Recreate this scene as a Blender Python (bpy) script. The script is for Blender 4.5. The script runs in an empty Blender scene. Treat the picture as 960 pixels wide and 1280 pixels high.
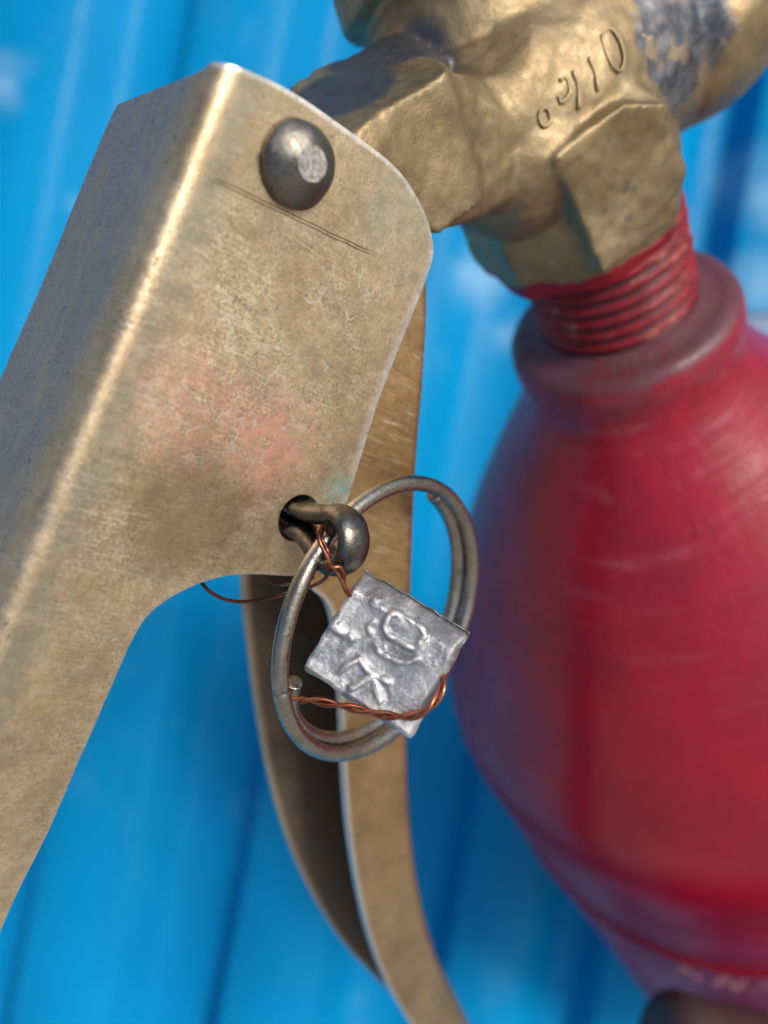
import bpy, bmesh, math, random
from mathutils import Vector as V, Matrix, noise

random.seed(4)
C = bpy.context.scene.collection
sc = bpy.context.scene

# ------------------------------------------------------------------ frame of reference
# Geometry is laid out in millimetres with x right, y down, z away from the camera's eye,
# then stood upright: UP is the direction of the zenith in those axes.
UP = V((-.15, -.60, -.78)).normalized()
XW = (V((1, 0, 0)) - UP * UP.x).normalized()
YW = UP.cross(XW)
CAMH = 0.95
def W(p):                       # layout millimetres -> world metres
    p = V(p)
    return V((XW.dot(p), YW.dot(p), UP.dot(p))) * .001 + V((0, 0, CAMH))
def WD(d):                      # a direction
    d = V(d)
    return V((XW.dot(d), YW.dot(d), UP.dot(d)))
def at(px, py, z):
    return V(((px - 480) / 1000 * z, (py - 640) / 1000 * z, z))
def on_plane(px, py, n, c):     # point of the plane n.p = c seen in that direction
    r = V(((px - 480) / 1000, (py - 640) / 1000, 1))
    return r * (c / n.dot(r))

# ------------------------------------------------------------------ camera
cam = bpy.data.cameras.new('camera')
co_ = bpy.data.objects.new('camera', cam)
C.objects.link(co_)
R = Matrix((WD((1, 0, 0)), WD((0, -1, 0)), WD((0, 0, -1)))).transposed()
co_.matrix_world = Matrix.Translation(W((0, 0, 0))) @ R.to_4x4()
cam.sensor_fit = 'VERTICAL'; cam.sensor_height = 36; cam.sensor_width = 27
cam.lens = 28.125
cam.clip_start = .004; cam.clip_end = 500
cam.dof.use_dof = True; cam.dof.focus_distance = .084; cam.dof.aperture_fstop = 13
sc.camera = co_

# ------------------------------------------------------------------ sky, sun, exposure
SUN = V((.46, -.32, -.83)).normalized()        # towards the sun
sw = WD(SUN)
elev = math.asin(sw.z); azim = math.atan2(sw.x, sw.y)
world = bpy.data.worlds.new('World'); sc.world = world; world.use_nodes = True
nt = world.node_tree; bg = nt.nodes['Background']
sky = nt.nodes.new('ShaderNodeTexSky'); sky.sky_type = 'NISHITA'; sky.sun_disc = False
sky.sun_elevation = elev; sky.sun_rotation = azim; sky.air_density = 1.0; sky.dust_density = 4.0; sky.ozone_density = .6
nt.links.new(sky.outputs[0], bg.inputs[0]); bg.inputs[1].default_value = .08
sl = bpy.data.lights.new('sun', 'SUN'); sl.energy = 1.5; sl.angle = math.radians(14); sl.color = (1, .95, .87)
so = bpy.data.objects.new('sun', sl); C.objects.link(so)
so.rotation_euler = sw.to_track_quat('Z', 'Y').to_euler()
so.location = (0, 0, 3)
vs = sc.view_settings
vs.view_transform = 'Standard'; vs.look = 'None'; vs.exposure = 0.66; vs.gamma = 1; vs.use_curve_mapping = False

# ------------------------------------------------------------------ helpers
def tag(o, label=None, cat=None, group=None, kind=None):
    for k, v in (('label', label), ('category', cat), ('group', group), ('kind', kind)):
        if v: o[k] = v
    return o
ORG = {}
def thing(name, base, label, cat):
    o = bpy.data.objects.new(name, None); C.objects.link(o)
    o.empty_display_size = .01
    o.location = W(base); ORG[o.name] = o.location.copy()
    return tag(o, label, cat)
def root_of(o):
    while o.parent: o = o.parent
    return o
def obj(name, verts, faces, mat, parent=None, coord=None, smooth=True, base=None, sharp=None):
    """one mesh object from layout-millimetre vertices; coord(p) gives the piece's own surface coordinates in mm"""
    if parent: org = root_of(parent).location.copy()
    else: org = W(base) if base is not None else V((0, 0, 0))
    me = bpy.data.meshes.new(name)
    me.from_pydata([W(v) - org for v in verts], [], faces)
    bm = bmesh.new(); bm.from_mesh(me)
    bmesh.ops.recalc_face_normals(bm, faces=bm.faces)
    bm.to_mesh(me); bm.free()
    me.materials.append(mat)
    if smooth: me.shade_smooth()
    if sharp: me.set_sharp_from_angle(angle=math.radians(sharp))
    a = me.attributes.new('co', 'FLOAT_VECTOR', 'POINT')
    for i, v in enumerate(verts):
        a.data[i].vector = coord(V(v)) if coord else V(v)
    o = bpy.data.objects.new(name, me); C.objects.link(o)
    if parent: o.parent = parent
    else: o.location = org
    return o
def evaluated(verts, faces, mods):
    """run modifiers on a temporary mesh (layout mm) and hand back plain vertices and faces"""
    me = bpy.data.meshes.new('tmp'); me.from_pydata([tuple(v) for v in verts], [], faces)
    bm = bmesh.new(); bm.from_mesh(me); bmesh.ops.recalc_face_normals(bm, faces=bm.faces); bm.to_mesh(me); bm.free()
    o = bpy.data.objects.new('tmp', me); C.objects.link(o)
    extra = mods(o) or []
    dg = bpy.context.evaluated_depsgraph_get(); dg.update()
    m2 = bpy.data.meshes.new_from_object(o.evaluated_get(dg))
    vs_ = [v.co.copy() for v in m2.vertices]; fs_ = [tuple(p.vertices) for p in m2.polygons]
    for x in [o] + extra:
        m = x.data; bpy.data.objects.remove(x); bpy.data.meshes.remove(m)
    bpy.data.meshes.remove(m2)
    return vs_, fs_
def grid_faces(nu, nv, wrap_u=False, wrap_v=False, off=0):
    f = []
    for i in range(nu if wrap_u else nu - 1):
        for j in range(nv if wrap_v else nv - 1):
            a = i * nv + j; b = ((i + 1) % nu) * nv + j
            c = ((i + 1) % nu) * nv + (j + 1) % nv; d = i * nv + (j + 1) % nv
            f.append((a + off, b + off, c + off, d + off))
    return f
def catmull(pts, n):
    pts = [V(p) for p in pts]
    P = [pts[0] * 2 - pts[1]] + pts + [pts[-1] * 2 - pts[-2]]
    out = []
    segs = len(pts) - 1
    for k in range(n):
        t = k / (n - 1) * segs; i = min(int(t), segs - 1); t -= i
        a, b, c, d = P[i:i + 4]
        out.append(.5 * ((2 * b) + (c - a) * t + (2 * a - 5 * b + 4 * c - d) * t * t + (3 * b - a - 3 * c + d) * t ** 3))
    return out
def resample(pts, n):
    pts = [V(p) for p in pts]
    L = [0]
    for a, b in zip(pts, pts[1:]): L.append(L[-1] + (b - a).length)
    out = []; k = 0
    for i in range(n):
        s = L[-1] * i / (n - 1)
        while k < len(pts) - 2 and L[k + 1] < s: k += 1
        t = (s - L[k]) / max(L[k + 1] - L[k], 1e-9)
        out.append(pts[k].lerp(pts[k + 1], min(max(t, 0), 1)))
    return out
def tube(path, rad, ns=12, up=None, ry=None, flat=False):
    """sweep of an ellipse (rad across, ry along up) with rounded ends"""
    path = [V(p) for p in path]; n = len(path); vs_ = []
    prev = None
    for i, p in enumerate(path):
        t = (path[min(i + 1, n - 1)] - path[max(i - 1, 0)]).normalized()
        if up is not None: b = V(up(i) if callable(up) else up)
        else: b = prev if prev is not None else (V((0, 0, 1)) if abs(t.z) < .9 else V((0, 1, 0)))
        b = (b - t * b.dot(t)).normalized(); prev = b
        a = t.cross(b)
        r = rad(i / (n - 1)) if callable(rad) else rad
        r2 = ry if ry else r
        for k in range(ns):
            an = 2 * math.pi * k / ns
            vs_.append(p + a * (r * math.cos(an)) + b * (r2 * math.sin(an)))
    fs = grid_faces(n, ns, wrap_v=True)
    for e, s in ((0, -1), (n - 1, 1)):
        t = (path[1] - path[0]).normalized() if e == 0 else (path[-1] - path[-2]).normalized()
        c = len(vs_); r = rad(0 if e == 0 else 1) if callable(rad) else rad
        ring = list(range(e * ns, e * ns + ns)); m = []
        for k in ring: m.append(len(vs_)); vs_.append(path[e].lerp(vs_[k], .9 if flat else .72) + t * (s * r * (.06 if flat else .28)))
        for k in range(ns):
            fs.append((ring[k], ring[(k + 1) % ns], m[(k + 1) % ns], m[k]))
        fs.append(tuple(m))
    return vs_, fs
def lathe(O, d, prof, n=96, closed=False, wob=None):
    d = V(d).normalized(); a = d.cross(V((0, 0, 1))).normalized(); b = d.cross(a)
    vs_ = []
    for s, r in prof:
        for k in range(n):
            t = 2 * math.pi * k / n
            rr = r + (wob(s, t, r) if wob else 0)
            vs_.append(O + d * s + (a * math.cos(t) + b * math.sin(t)) * rr)
    fs = grid_faces(len(prof), n, wrap_u=closed, wrap_v=True)
    if not closed:
        fs.append(tuple(range(n))); fs.append(tuple(range((len(prof) - 1) * n, len(prof) * n)))
    return vs_, fs
def lathe_co(O, d, Rr):
    d = V(d).normalized(); a = d.cross(V((0, 0, 1))).normalized(); b = d.cross(a)
    def f(p):
        q = p - O; s = q.dot(d); x, y = q.dot(a), q.dot(b)
        return V((math.atan2(y, x) * Rr, s, math.hypot(x, y)))
    return f
def join(*lst):
    vs_, fs = [], []
    for v, f in lst:
        o = len(vs_); vs_ += v; fs += [tuple(i + o for i in q) for q in f]
    return vs_, fs

# ------------------------------------------------------------------ materials
class Mat:
    def __init__(s, name):
        s.m = bpy.data.materials.new(name); s.m.use_nodes = True
        s.n = s.m.node_tree.nodes; s.l = s.m.node_tree.links
        s.b = s.n['Principled BSDF']
        a = s.n.new('ShaderNodeAttribute'); a.attribute_name = 'co'; s.co = a.outputs['Vector']
    def _in(s, sock, v):
        if isinstance(v, bpy.types.NodeSocket): s.l.new(v, sock)
        elif v is not None: sock.default_value = v
    def set(s, **k):
        for n, v in k.items():
            if n == 'color' and not isinstance(v, bpy.types.NodeSocket): v = (*v, 1)
            s._in(s.b.inputs[{'color': 'Base Color', 'rough': 'Roughness', 'metal': 'Metallic', 'coat': 'Coat Weight',
                              'coat_rough': 'Coat Roughness', 'normal': 'Normal', 'spec': 'Specular IOR Level'}[n]], v)
    def map(s, scale=(1, 1, 1), rot=(0, 0, 0), loc=(0, 0, 0), vec=None):
        m = s.n.new('ShaderNodeMapping'); s._in(m.inputs[0], vec or s.co)
        m.inputs['Scale'].default_value = scale; m.inputs['Rotation'].default_value = rot; m.inputs['Location'].default_value = loc
        return m.outputs[0]
    def noise(s, scale, detail=4, rough=.6, vec=None, dist=0):
        t = s.n.new('ShaderNodeTexNoise'); s._in(t.inputs['Vector'], vec or s.co)
        t.inputs['Scale'].default_value = scale; t.inputs['Detail'].default_value = detail
        t.inputs['Roughness'].default_value = rough; t.inputs['Distortion'].default_value = dist
        return t.outputs['Fac']
    def warp(s, scale, amt, vec=None):
        t = s.n.new('ShaderNodeTexNoise'); s._in(t.inputs['Vector'], vec or s.co)
        t.inputs['Scale'].default_value = scale; t.inputs['Detail'].default_value = 3
        c = s.n.new('ShaderNodeVectorMath'); c.operation = 'SUBTRACT'
        s.l.new(t.outputs['Color'], c.inputs[0]); c.inputs[1].default_value = (.5, .5, .5)
        m = s.n.new('ShaderNodeVectorMath'); m.operation = 'MULTIPLY_ADD'
        s.l.new(c.outputs[0], m.inputs[0]); m.inputs[1].default_value = (amt,) * 3
        s._in(m.inputs[2], vec or s.co)
        return m.outputs[0]
    def edge(s, scale, vec=None):
        t = s.n.new('ShaderNodeTexVoronoi'); t.feature = 'DISTANCE_TO_EDGE'
        s._in(t.inputs['Vector'], vec or s.co); t.inputs['Scale'].default_value = scale
        return t.outputs['Distance']
    def ramp(s, v, lo, hi, a=0., b=1., smooth=True):
        m = s.n.new('ShaderNodeMapRange'); m.interpolation_type = 'SMOOTHSTEP' if smooth else 'LINEAR'
        s._in(m.inputs[0], v)
        m.inputs[1].default_value = lo; m.inputs[2].default_value = hi; m.inputs[3].default_value = a; m.inputs[4].default_value = b
        return m.outputs[0]
    def math(s, op, a, b=None):
        m = s.n.new('ShaderNodeMath'); m.operation = op; s._in(m.inputs[0], a); s._in(m.inputs[1], b); return m.outputs[0]
    def mul(s, *a):
        r = a[0]
        for x in a[1:]: r = s.math('MULTIPLY', r, x)
        return r
    def mix(s, f, a, b):
        m = s.n.new('ShaderNodeMix'); m.data_type = 'RGBA'
        s._in(m.inputs[0], f)
        for i, v in ((6, a), (7, b)):
            s._in(m.inputs[i], v if isinstance(v, bpy.types.NodeSocket) else (*v, 1))
        return m.outputs[2]
    def spot(s, c, r0, r1, vec=None):
        """1 near point c of the piece's own surface, 0 beyond r1"""
        m = s.n.new('ShaderNodeVectorMath'); m.operation = 'DISTANCE'
        s._in(m.inputs[0], vec or s.co); m.inputs[1].default_value = c
        return s.ramp(m.outputs['Value'], r0, r1, 1, 0)
    def comp(s, i, vec=None):
        x = s.n.new('ShaderNodeSeparateXYZ'); s._in(x.inputs[0], vec or s.co); return x.outputs[i]
    def bump(s, h, strength, dist, prev=None):
        b = s.n.new('ShaderNodeBump'); b.inputs['Strength'].default_value = strength; b.inputs['Distance'].default_value = dist
        s._in(b.inputs['Height'], h)
        if prev: s.l.new(prev, b.inputs['Normal'])
        return b.outputs[0]

def brass(name, tint=(1, 1, 1), lively=1., spots=None, rough=(.34, .58), bump=.25):
    m = Mat(name)
    T = lambda c: tuple(x * y for x, y in zip(c, tint))
    big = m.noise(.09, 4, .6); mid = m.noise(.45, 5, .7); fine = m.noise(2.6, 5, .75)
    col = m.mix(m.ramp(big, .35, .65), T((.45, .37, .25)), T((.62, .53, .39)))
    col = m.mix(m.ramp(mid, .42, .72, 0, .75 * lively), col, T((.53, .43, .30)))
    col = m.mix(m.ramp(fine, .5, .3, 0, .55 * lively), col, T((.20, .145, .09)))
    greys = m.ramp(m.noise(.16, 4, .65, m.map(loc=(9, 4, 2))), .5, .7, 0, .5)
    col = m.mix(greys, col, T((.33, .32, .27)))
    rg = m.ramp(m.noise(.8, 5, .7, m.map(loc=(3, 3, 1))), .3, .7, *rough)
    if spots: col, rg = spots(m, col, rg)
    dk = m.ramp(m.noise(1.1, 3, .6, m.map(loc=(31, 7, 5), scale=(1.6, .7, 1))), .755, .79, 0, .9)   # soot specks
    col = m.mix(dk, col, (.035, .03, .03))
    m.set(color=col, rough=rg, metal=.86)
    h = m.math('ADD', m.mul(fine, .5), m.mul(mid, .8))
    m.set(normal=m.bump(h, bump, .0003))
    return m.m

def steel(name, base=(.30, .29, .27), dark=(.07, .065, .06), rough=(.18, .42), metal=1., gold=None):
    m = Mat(name)
    a = m.noise(.35, 5, .65); f = m.noise(2.2, 5, .7)
    col = m.mix(m.ramp(a, .38, .68), base, tuple(x * .62 for x in base))
    if gold: col = m.mix(m.ramp(m.noise(.3, 3, .6, m.map(loc=(5, 5, 5))), .45, .65, 0, .8), col, gold)
    col = m.mix(m.ramp(f, .56, .72), col, dark)
    m.set(color=col, rough=m.ramp(m.noise(1.2, 4, .7), .3, .7, *rough), metal=metal, normal=m.bump(f, .25, .0002))
    return m.m

# ------------------------------------------------------------------ setting: blue profiled sheet and the yard
ZS = 430.
RD = V((-.180, .984, 0)).normalized(); RP = V((.984, .180, 0)).normalized()
def sheet_pos(px, py=1230): return RP.dot(at(px, py, ZS))
m = Mat('blue_paint')
sx = m.map(scale=(.02, .004, .02))
col = m.mix(m.ramp(m.noise(1.0, 4, .6, sx), .3, .7), (.0004, .22, .49), (.0004, .265, .56))
chalk = m.mul(m.ramp(m.noise(.028, 3, .55, m.map(scale=(1, .55, 1), loc=(14, 3, 0))), .56, .76), m.ramp(m.noise(.12, 4, .6), .35, .7))
col = m.mix(m.mul(chalk, .18), col, (.20, .42, .62))
fade = None
for px, py, r in ((945, 250, 34), (925, 370, 28), (590, 340, 26), (15, 130, 26), (120, 265, 14), (640, 420, 18)):
    p = at(px, py, ZS); k_ = m.spot((RP.dot(p), RD.dot(p), ZS - 8), r * .2, r, m.warp(.03, 34))
    fade = k_ if fade is None else m.math('MAXIMUM', fade, k_)
col = m.mix(m.mul(fade, m.ramp(m.noise(.07, 4, .6), .3, .65, .35, .8)), col, (.26, .50, .72))
dots = m.ramp(m.noise(.085, 2, .5, m.map(loc=(70, 33, 0))), .76, .82, 0, .4)
col = m.mix(dots, col, (.28, .42, .58))
m.set(color=col, rough=m.ramp(m.noise(.05, 3, .5), .3, .7, .34, .46), metal=0, spec=.12,
      normal=m.bump(m.noise(.02, 3, .5), .15, .004))
MBLUE = m.m
HR = 20.
prof = [(-400, HR)]
for px0, up_ in ((-330, 0), (-220, 1), (-75, 0), (30, 1), (169, 0), (280, 1), (415, 0), (541, 1), (658, 0), (727, 1), (870, 0), (985, 1), (1115, 0), (1230, 1), (1370, 0)):
    a = sheet_pos(px0); wd = 8. if up_ else 26.
    h0, h1 = (0, HR) if up_ else (HR, 0)
    for u, k in ((-.5, 0), (-.36, .06), (-.22, .22), (.22, .78), (.36, .94), (.5, 1)):
        prof.append((a + u * wd, h0 + (h1 - h0) * k))
prof += [(620, 0)]
rows = []
for x, h in prof: rows.append((x, h))
ys = [-620 + i * 40 for i in range(34)]
sv = []
for x, h in rows:
    for y in ys:
        z = ZS - h + 1.2 * noise.noise(V((x * .006, y * .006, 1.7)))
        sv.append(RP * x + RD * y + V((0, 0, z)))
sf = grid_faces(len(rows), len(ys))
sv, sf = evaluated(sv, sf, lambda o: (setattr(o.modifiers.new('s', 'SOLIDIFY'), 'thickness', .7), None)[1])
sheet = obj('wall_sheet', sv, sf, MBLUE, coord=lambda p: V((RP.dot(p), RD.dot(p), p.z)), base=(0, 0, ZS), sharp=50)
tag(sheet, kind='structure')
m = Mat('yard_concrete')
gc = m.n.new('ShaderNodeTexCoord').outputs['Object']
m.set(color=m.mix(m.noise(.8, 6, .6, gc), (.22, .21, .19), (.34, .32, .29)), rough=.9)
me = bpy.data.meshes.new('ground'); me.from_pydata([(-150, -150, 0), (150, -150, 0), (150, 150, 0), (-150, 150, 0)], [], [(0, 1, 2, 3)])
me.materials.append(m.m)
gnd = bpy.data.objects.new('ground', me); C.objects.link(gnd); tag(gnd, kind='structure')

# ------------------------------------------------------------------ fire extinguisher: axis, cylinder
NC = at(774, 394.5, 135)                       # centre of the neck collar's top
D = V((.397, .637, .661)).normalized()         # down the cylinder
LEN = 352.
ext = thing('fire_extinguisher', NC + D * LEN, 'red fire extinguisher with worn brass valve, squeeze levers and black horn', 'fire extinguisher')
lc = lathe_co(NC, D, 65.)
m = Mat('red_paint')
brush = m.noise(1.0, 5, .65, m.map(scale=(.014, .30, .2)))           # brush strokes run round the neck
patch = m.noise(.05, 4, .6)
col = m.mix(m.ramp(patch, .3, .7), (.34, .004, .026), (.25, .003, .020))
s_ = m.comp(1)
scuff = m.mul(m.ramp(brush, .50, .78), m.ramp(m.noise(.07, 3, .6, m.map(loc=(8, 8, 2))), .40, .56), m.ramp(s_, 75, 14, .10, .62))
col = m.mix(scuff, col, (.46, .13, .17))
grime = m.mul(m.ramp(s_, 11, 2), m.ramp(m.noise(.22, 4, .65, m.map(scale=(.3, 1, 1))), .34, .66))
col = m.mix(m.mul(grime, .5), col, (.10, .05, .06))
lip = m.mul(m.ramp(s_, 1.6, -.2), .75)
col = m.mix(lip, col, (.085, .045, .06))
tick = m.mul(m.ramp(s_, 136, 146), m.ramp(m.noise(.5, 5, .7), .56, .68))
col = m.mix(m.mul(tick, .5), col, (.5, .22, .26))
rg = m.math('ADD', m.ramp(patch, .3, .7, .24, .34), m.mul(grime, .3))
m.set(color=col, rough=rg, spec=m.ramp(s_, 82, 92, .55, .03), normal=m.bump(m.math('ADD', m.mul(brush, 1.6), m.mul(m.noise(.25, 4, .6), .7)), .2, .0012))
MRED = m.m
prof = [(-.8, 12.2), (-2.2, 12.8), (-2.0, 13.6), (-1.2, 14.6), (-1.0, 16.4), (-.75, 17.7), (-.1, 18.6), (.9, 19.15), (2.4, 19.35), (4.4, 19.3), (6.6, 19.05), (8.2, 19.0), (9.6, 19.3), (11.2, 19.9), (13, 20.8),
        (17, 23.2), (25, 29.2), (34, 35.3), (42, 40.4), (50, 45.1), (58, 49.4), (66, 53.4), (74, 57.4), (80, 60.2), (85, 62.2), (90, 63.7), (95, 64.6), (101, 65.1),
        (120, 65.2), (144, 65.2), (145.2, 65.3), (145.9, 66.0), (147, 66.2), (148.2, 65.7), (149.2, 65.3), (165, 65.2), (LEN - 14, 65.2), (LEN - 6, 63.5), (LEN - 2, 60), (LEN, 56), (LEN, 20)]
pp = []
for (a, b), (c, d_) in zip(prof, prof[1:]):
    k = max(1, int(abs(c - a) / 4))
    for i in range(k): pp.append((a + (c - a) * i / k, b + (d_ - b) * i / k))
pp.append(prof[-1])
def wob(s, t, r):
    return .25 * noise.noise(V((math.cos(t) * 2, math.sin(t) * 2, s * .05))) if s > 9 else .12 * noise.noise(V((math.cos(t) * 4, math.sin(t) * 4, s * .6)))
v, f = lathe(NC, D, pp, 160, wob=wob)
cyl = obj('cylinder', v, f, MRED, ext, lc, sharp=60)

# stamped characters under the raised line on the cylinder, their paint rubbed pale
m = Mat('rubbed_paint')
m.set(color=m.mix(m.ramp(m.noise(.7, 4, .7), .4, .62), (.62, .34, .36), (.50, .14, .17)), rough=.45)
MRUB = m.m
def surf_dir(px, py, Rr, n_it=40):
    """(s, angle) where the ray through the pixel meets the cylinder of radius Rr"""
    r = V(((px - 480) / 1000, (py - 640) / 1000, 1))
    a = r - D * r.dot(D); b = -NC + D * NC.dot(D)
    A, B, Cc = a.dot(a), 2 * a.dot(b), b.dot(b) - Rr * Rr
    q = B * B - 4 * A * Cc
    if q < 0: return None
    t = (-B - math.sqrt(q)) / (2 * A)
    return r * t
aX = D.cross(V((0, 0, 1))).normalized(); bX = D.cross(aX)
def cyl_pt(s, ang, r): return NC + D * s + (aX * math.cos(ang) + bX * math.sin(ang)) * r
p0 = surf_dir(905, 1224, 65.3) - NC
a0 = math.atan2(p0.dot(bX), p0.dot(aX)); s0 = p0.dot(D)
p1 = surf_dir(945, 1228, 65.3) - NC
sgn = 1 if math.atan2(p1.dot(bX), p1.dot(aX)) > a0 else -1
GL = {'0': [[(0, .25), (.15, 0), (.45, 0), (.6, .25), (.6, .75), (.45, 1), (.15, 1), (0, .75), (0, .25)]],
      '1': [[(.05, .25), (.3, 0), (.3, 1)]], '/': [[(.5, 0), (.1, 1)]],
      '5': [[(.6, 0), (.1, 0), (.05, .45), (.4, .42), (.6, .65), (.5, .95), (.1, 1)]],
      '9': [[(.55, .45), (.2, .5), (0, .25), (.2, 0), (.5, .05), (.6, .3), (.5, .8), (.2, 1)]],
      '2': [[(0, .2), (.2, 0), (.5, .05), (.55, .35), (0, 1), (.6, 1)]],
      'E': [[(.55, 0), (0, 0), (0, 1), (.55, 1)], [(0, .5), (.45, .5)]]}
def stamp(txt, s_top, ang_px, h):
    for i, ch in enumerate(txt):
        if ch == ' ': continue
        parts = []
        for st in GL[ch]:
            pts = [cyl_pt(s_top + y * h, ang_px + sgn * (i * h * 1.25 + x * h) / 65., 65.32) for x, y in st]
            parts.append(tube(resample(pts, 10), .34, 6))
        v, f = join(*parts)
        obj('stamped_character', v, f, MRUB, cyl, lc)
stamp('2 01195', s0 - 1.4, a0 - sgn * .16, 3.7)
stamp('1520/0E', s0 + 4.4, a0 - sgn * .20, 3.7)

# neck thread painted over
m = Mat('painted_thread')
s_ = m.comp(1)
mk = m.ramp(m.math('ADD', m.noise(.22, 4, .65), m.ramp(s_, -16, -20, 0, .5)), .72, .82)
col = m.mix(m.ramp(m.noise(.3, 4, .7), .35, .65), (.27, .009, .02), (.17, .01, .018))
col = m.mix(m.ramp(m.noise(.5, 5, .7, m.map(loc=(4, 4, 4), scale=(.4, 1, 1))), .55, .68), col, (.42, .16, .11))
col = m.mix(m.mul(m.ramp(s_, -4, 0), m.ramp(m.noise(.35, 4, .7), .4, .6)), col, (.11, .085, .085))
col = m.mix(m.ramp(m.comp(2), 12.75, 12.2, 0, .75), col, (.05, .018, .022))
m.set(color=col, rough=.5, spec=.35, normal=m.bump(m.noise(.8, 4, .6), .2, .0008))
prof = [(3, 12.0), (0.5, 12.9), (-.6, 13.1), (-1.8, 12.7)]
s = -2.6
while s > -17:
    prof += [(s, 12.0), (s - .7, 13.1), (s - 1.2, 13.1), (s - 1.9, 12.0)]; s -= 2.35
prof += [(-20, 12.0), (-23, 11)]
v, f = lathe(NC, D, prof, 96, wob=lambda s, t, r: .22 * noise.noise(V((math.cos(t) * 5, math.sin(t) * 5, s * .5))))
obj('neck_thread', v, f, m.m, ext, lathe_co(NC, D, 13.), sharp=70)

# ------------------------------------------------------------------ lever frame of reference
N = V((.64, .32, -.70)).normalized()           # outward from the near side plates
w = -N
CL = -68.0                                     # near outer face of the squeeze lever: N.p = CL
EB = (on_plane(0, 800, N, CL) - on_plane(270, 90, N, CL)).normalized()     # along the fold
ER = EB.cross(N); ER = ER if ER.x > 0 else -ER                              # across the plate
MW = -ER                                       # outward from the folded top web
def lev_co(p): return V((p.dot(ER), p.dot(EB), p.dot(N)))
def lev_at(px, py, c=CL): return lev_co(on_plane(px, py, N, c))

# ------------------------------------------------------------------ valve body (brass casting)
def hull(pts):
    bm = bmesh.new()
    for p in pts: bm.verts.new(p)
    r = bmesh.ops.convex_hull(bm, input=bm.verts[:])
    bmesh.ops.delete(bm, geom=[g for g in r['geom_interior'] if isinstance(g, bmesh.types.BMVert)], context='VERTS')
    bm.verts.index_update()
    o = ([v.co.copy() for v in bm.verts], [tuple(v.index for v in f.verts) for f in bm.faces]); bm.free(); return o
def ball(c, r, sx=None, n=28):
    vs_, fs = [], []
    vs_ = [c + V((math.sin(math.pi * i / n) * math.cos(2 * math.pi * k / n), math.sin(math.pi * i / n) * math.sin(2 * math.pi * k / n), math.cos(math.pi * i / n))) * r for i in range(1, n) for k in range(n)]
    fs = grid_faces(n - 1, n, wrap_v=True); a = len(vs_); vs_ += [c + V((0, 0, r)), c - V((0, 0, r))]
    for k in range(n):
        fs.append((a, (k + 1) % n, k)); fs.append((a + 1, (n - 2) * n + k, (n - 2) * n + (k + 1) % n))
    return vs_, fs
def hexprism(O, d, s0, s1, r, rot, r1=None):
    d = V(d).normalized(); a = d.cross(V((0, 0, 1))).normalized(); b = d.cross(a)
    vs_ = [O + d * s + (a * math.cos(rot + k * math.pi / 3) + b * math.sin(rot + k * math.pi / 3)) * rr for s, rr in ((s0, r), (s1, r1 or r)) for k in range(6)]
    return vs_, [tuple(range(6)), tuple(range(6, 12))] + [(k, (k + 1) % 6, 6 + (k + 1) % 6, 6 + k) for k in range(6)]
CT = -70.6
PADK = min(range(8), key=lambda k: (aX * math.cos(math.radians(18 + 22.5 + 45 * k)) + bX * math.sin(math.radians(18 + 22.5 + 45 * k))).dot(V((-.12, .3, .95))))
near = [on_plane(x, y, N, CT) for x, y in ((430, 178), (560, 88), (604, 245), (548, 296), (470, 290), (400, 240))]
tongue = hull(near + [p + w * 11.5 for p in near[2:]] + [at(358, 106, 96), at(492, 38, 104), at(555, 60, 110)])
def prism(O, d, prof, n, rot, ox, oy):
    a = d.cross(V((0, 0, 1))).normalized(); b = d.cross(a)
    vs_ = [O + a * ox + b * oy + d * s + (a * math.cos(rot + k * 2 * math.pi / n) + b * math.sin(rot + k * 2 * math.pi / n)) * r for s, r in prof for k in range(n)]
    fs = grid_faces(len(prof), n, wrap_v=True) + [tuple(range(n)), tuple(range(len(prof) * n - n, len(prof) * n))]
    return vs_, fs
hex_ = prism(NC, D, [(-15.5, 15.6), (-19.5, 16.9), (-37, 16.9), (-40, 14)], 8, math.radians(18), -2, -2)
boss = ball(at(642, 192, 108), 11)
core_dir = (at(880, 0, 126) - at(600, 180, 103)).normalized()
core = lathe(at(615, 158, 107), core_dir, [(-6, 10), (0, 12.5), (10, 14.5), (30, 15.5), (45, 15), (60, 13)], 48)
top = lathe(at(610, 95, 112), V((-.30, -.80, -.2)), [(0, 15), (9, 14.5), (11, 14), (11.5, 17), (20, 17), (22, 16)], 48)
fa = math.radians(18 + 22.5 + 45 * PADK)
nf = (aX * math.cos(fa) + bX * math.sin(fa))
fc = nf.dot(NC + aX * -2 + bX * -2 + nf * (16.9 * math.cos(math.pi / 8))) + 1.3
pad_px = [(692, 196), (780, 130), (836, 128), (860, 213), (854, 240), (838, 258), (837, 286), (752, 347), (737, 303), (712, 246)]
pad_f = [on_plane(x, y, nf, fc) for x, y in pad_px]
pad = (pad_f + [p - nf * 7 for p in pad_f], [tuple(range(10)), tuple(range(10, 20))] + [(k, (k + 1) % 10, 10 + (k + 1) % 10, 10 + k) for k in range(10)])
br_ = [near[1] + w * 1.6, near[2] + w * 1.6, near[3] + w * 2.2, at(652, 92, 101), at(690, 175, 101.5), at(668, 240, 103.5), at(625, 268, 104)]
bridge = hull(br_ + [p + w * 10 for p in br_])
end = ball(at(856, 30, 118), 13.5)
def cast(o):
    r = o.modifiers.new('r', 'REMESH'); r.mode = 'VOXEL'; r.voxel_size = .45; r.adaptivity = 0
    s = o.modifiers.new('s', 'SMOOTH'); s.factor = .5; s.iterations = 5
v, f = evaluated(*join(tongue, hex_, boss, core, top, end, pad, bridge), cast)
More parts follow.
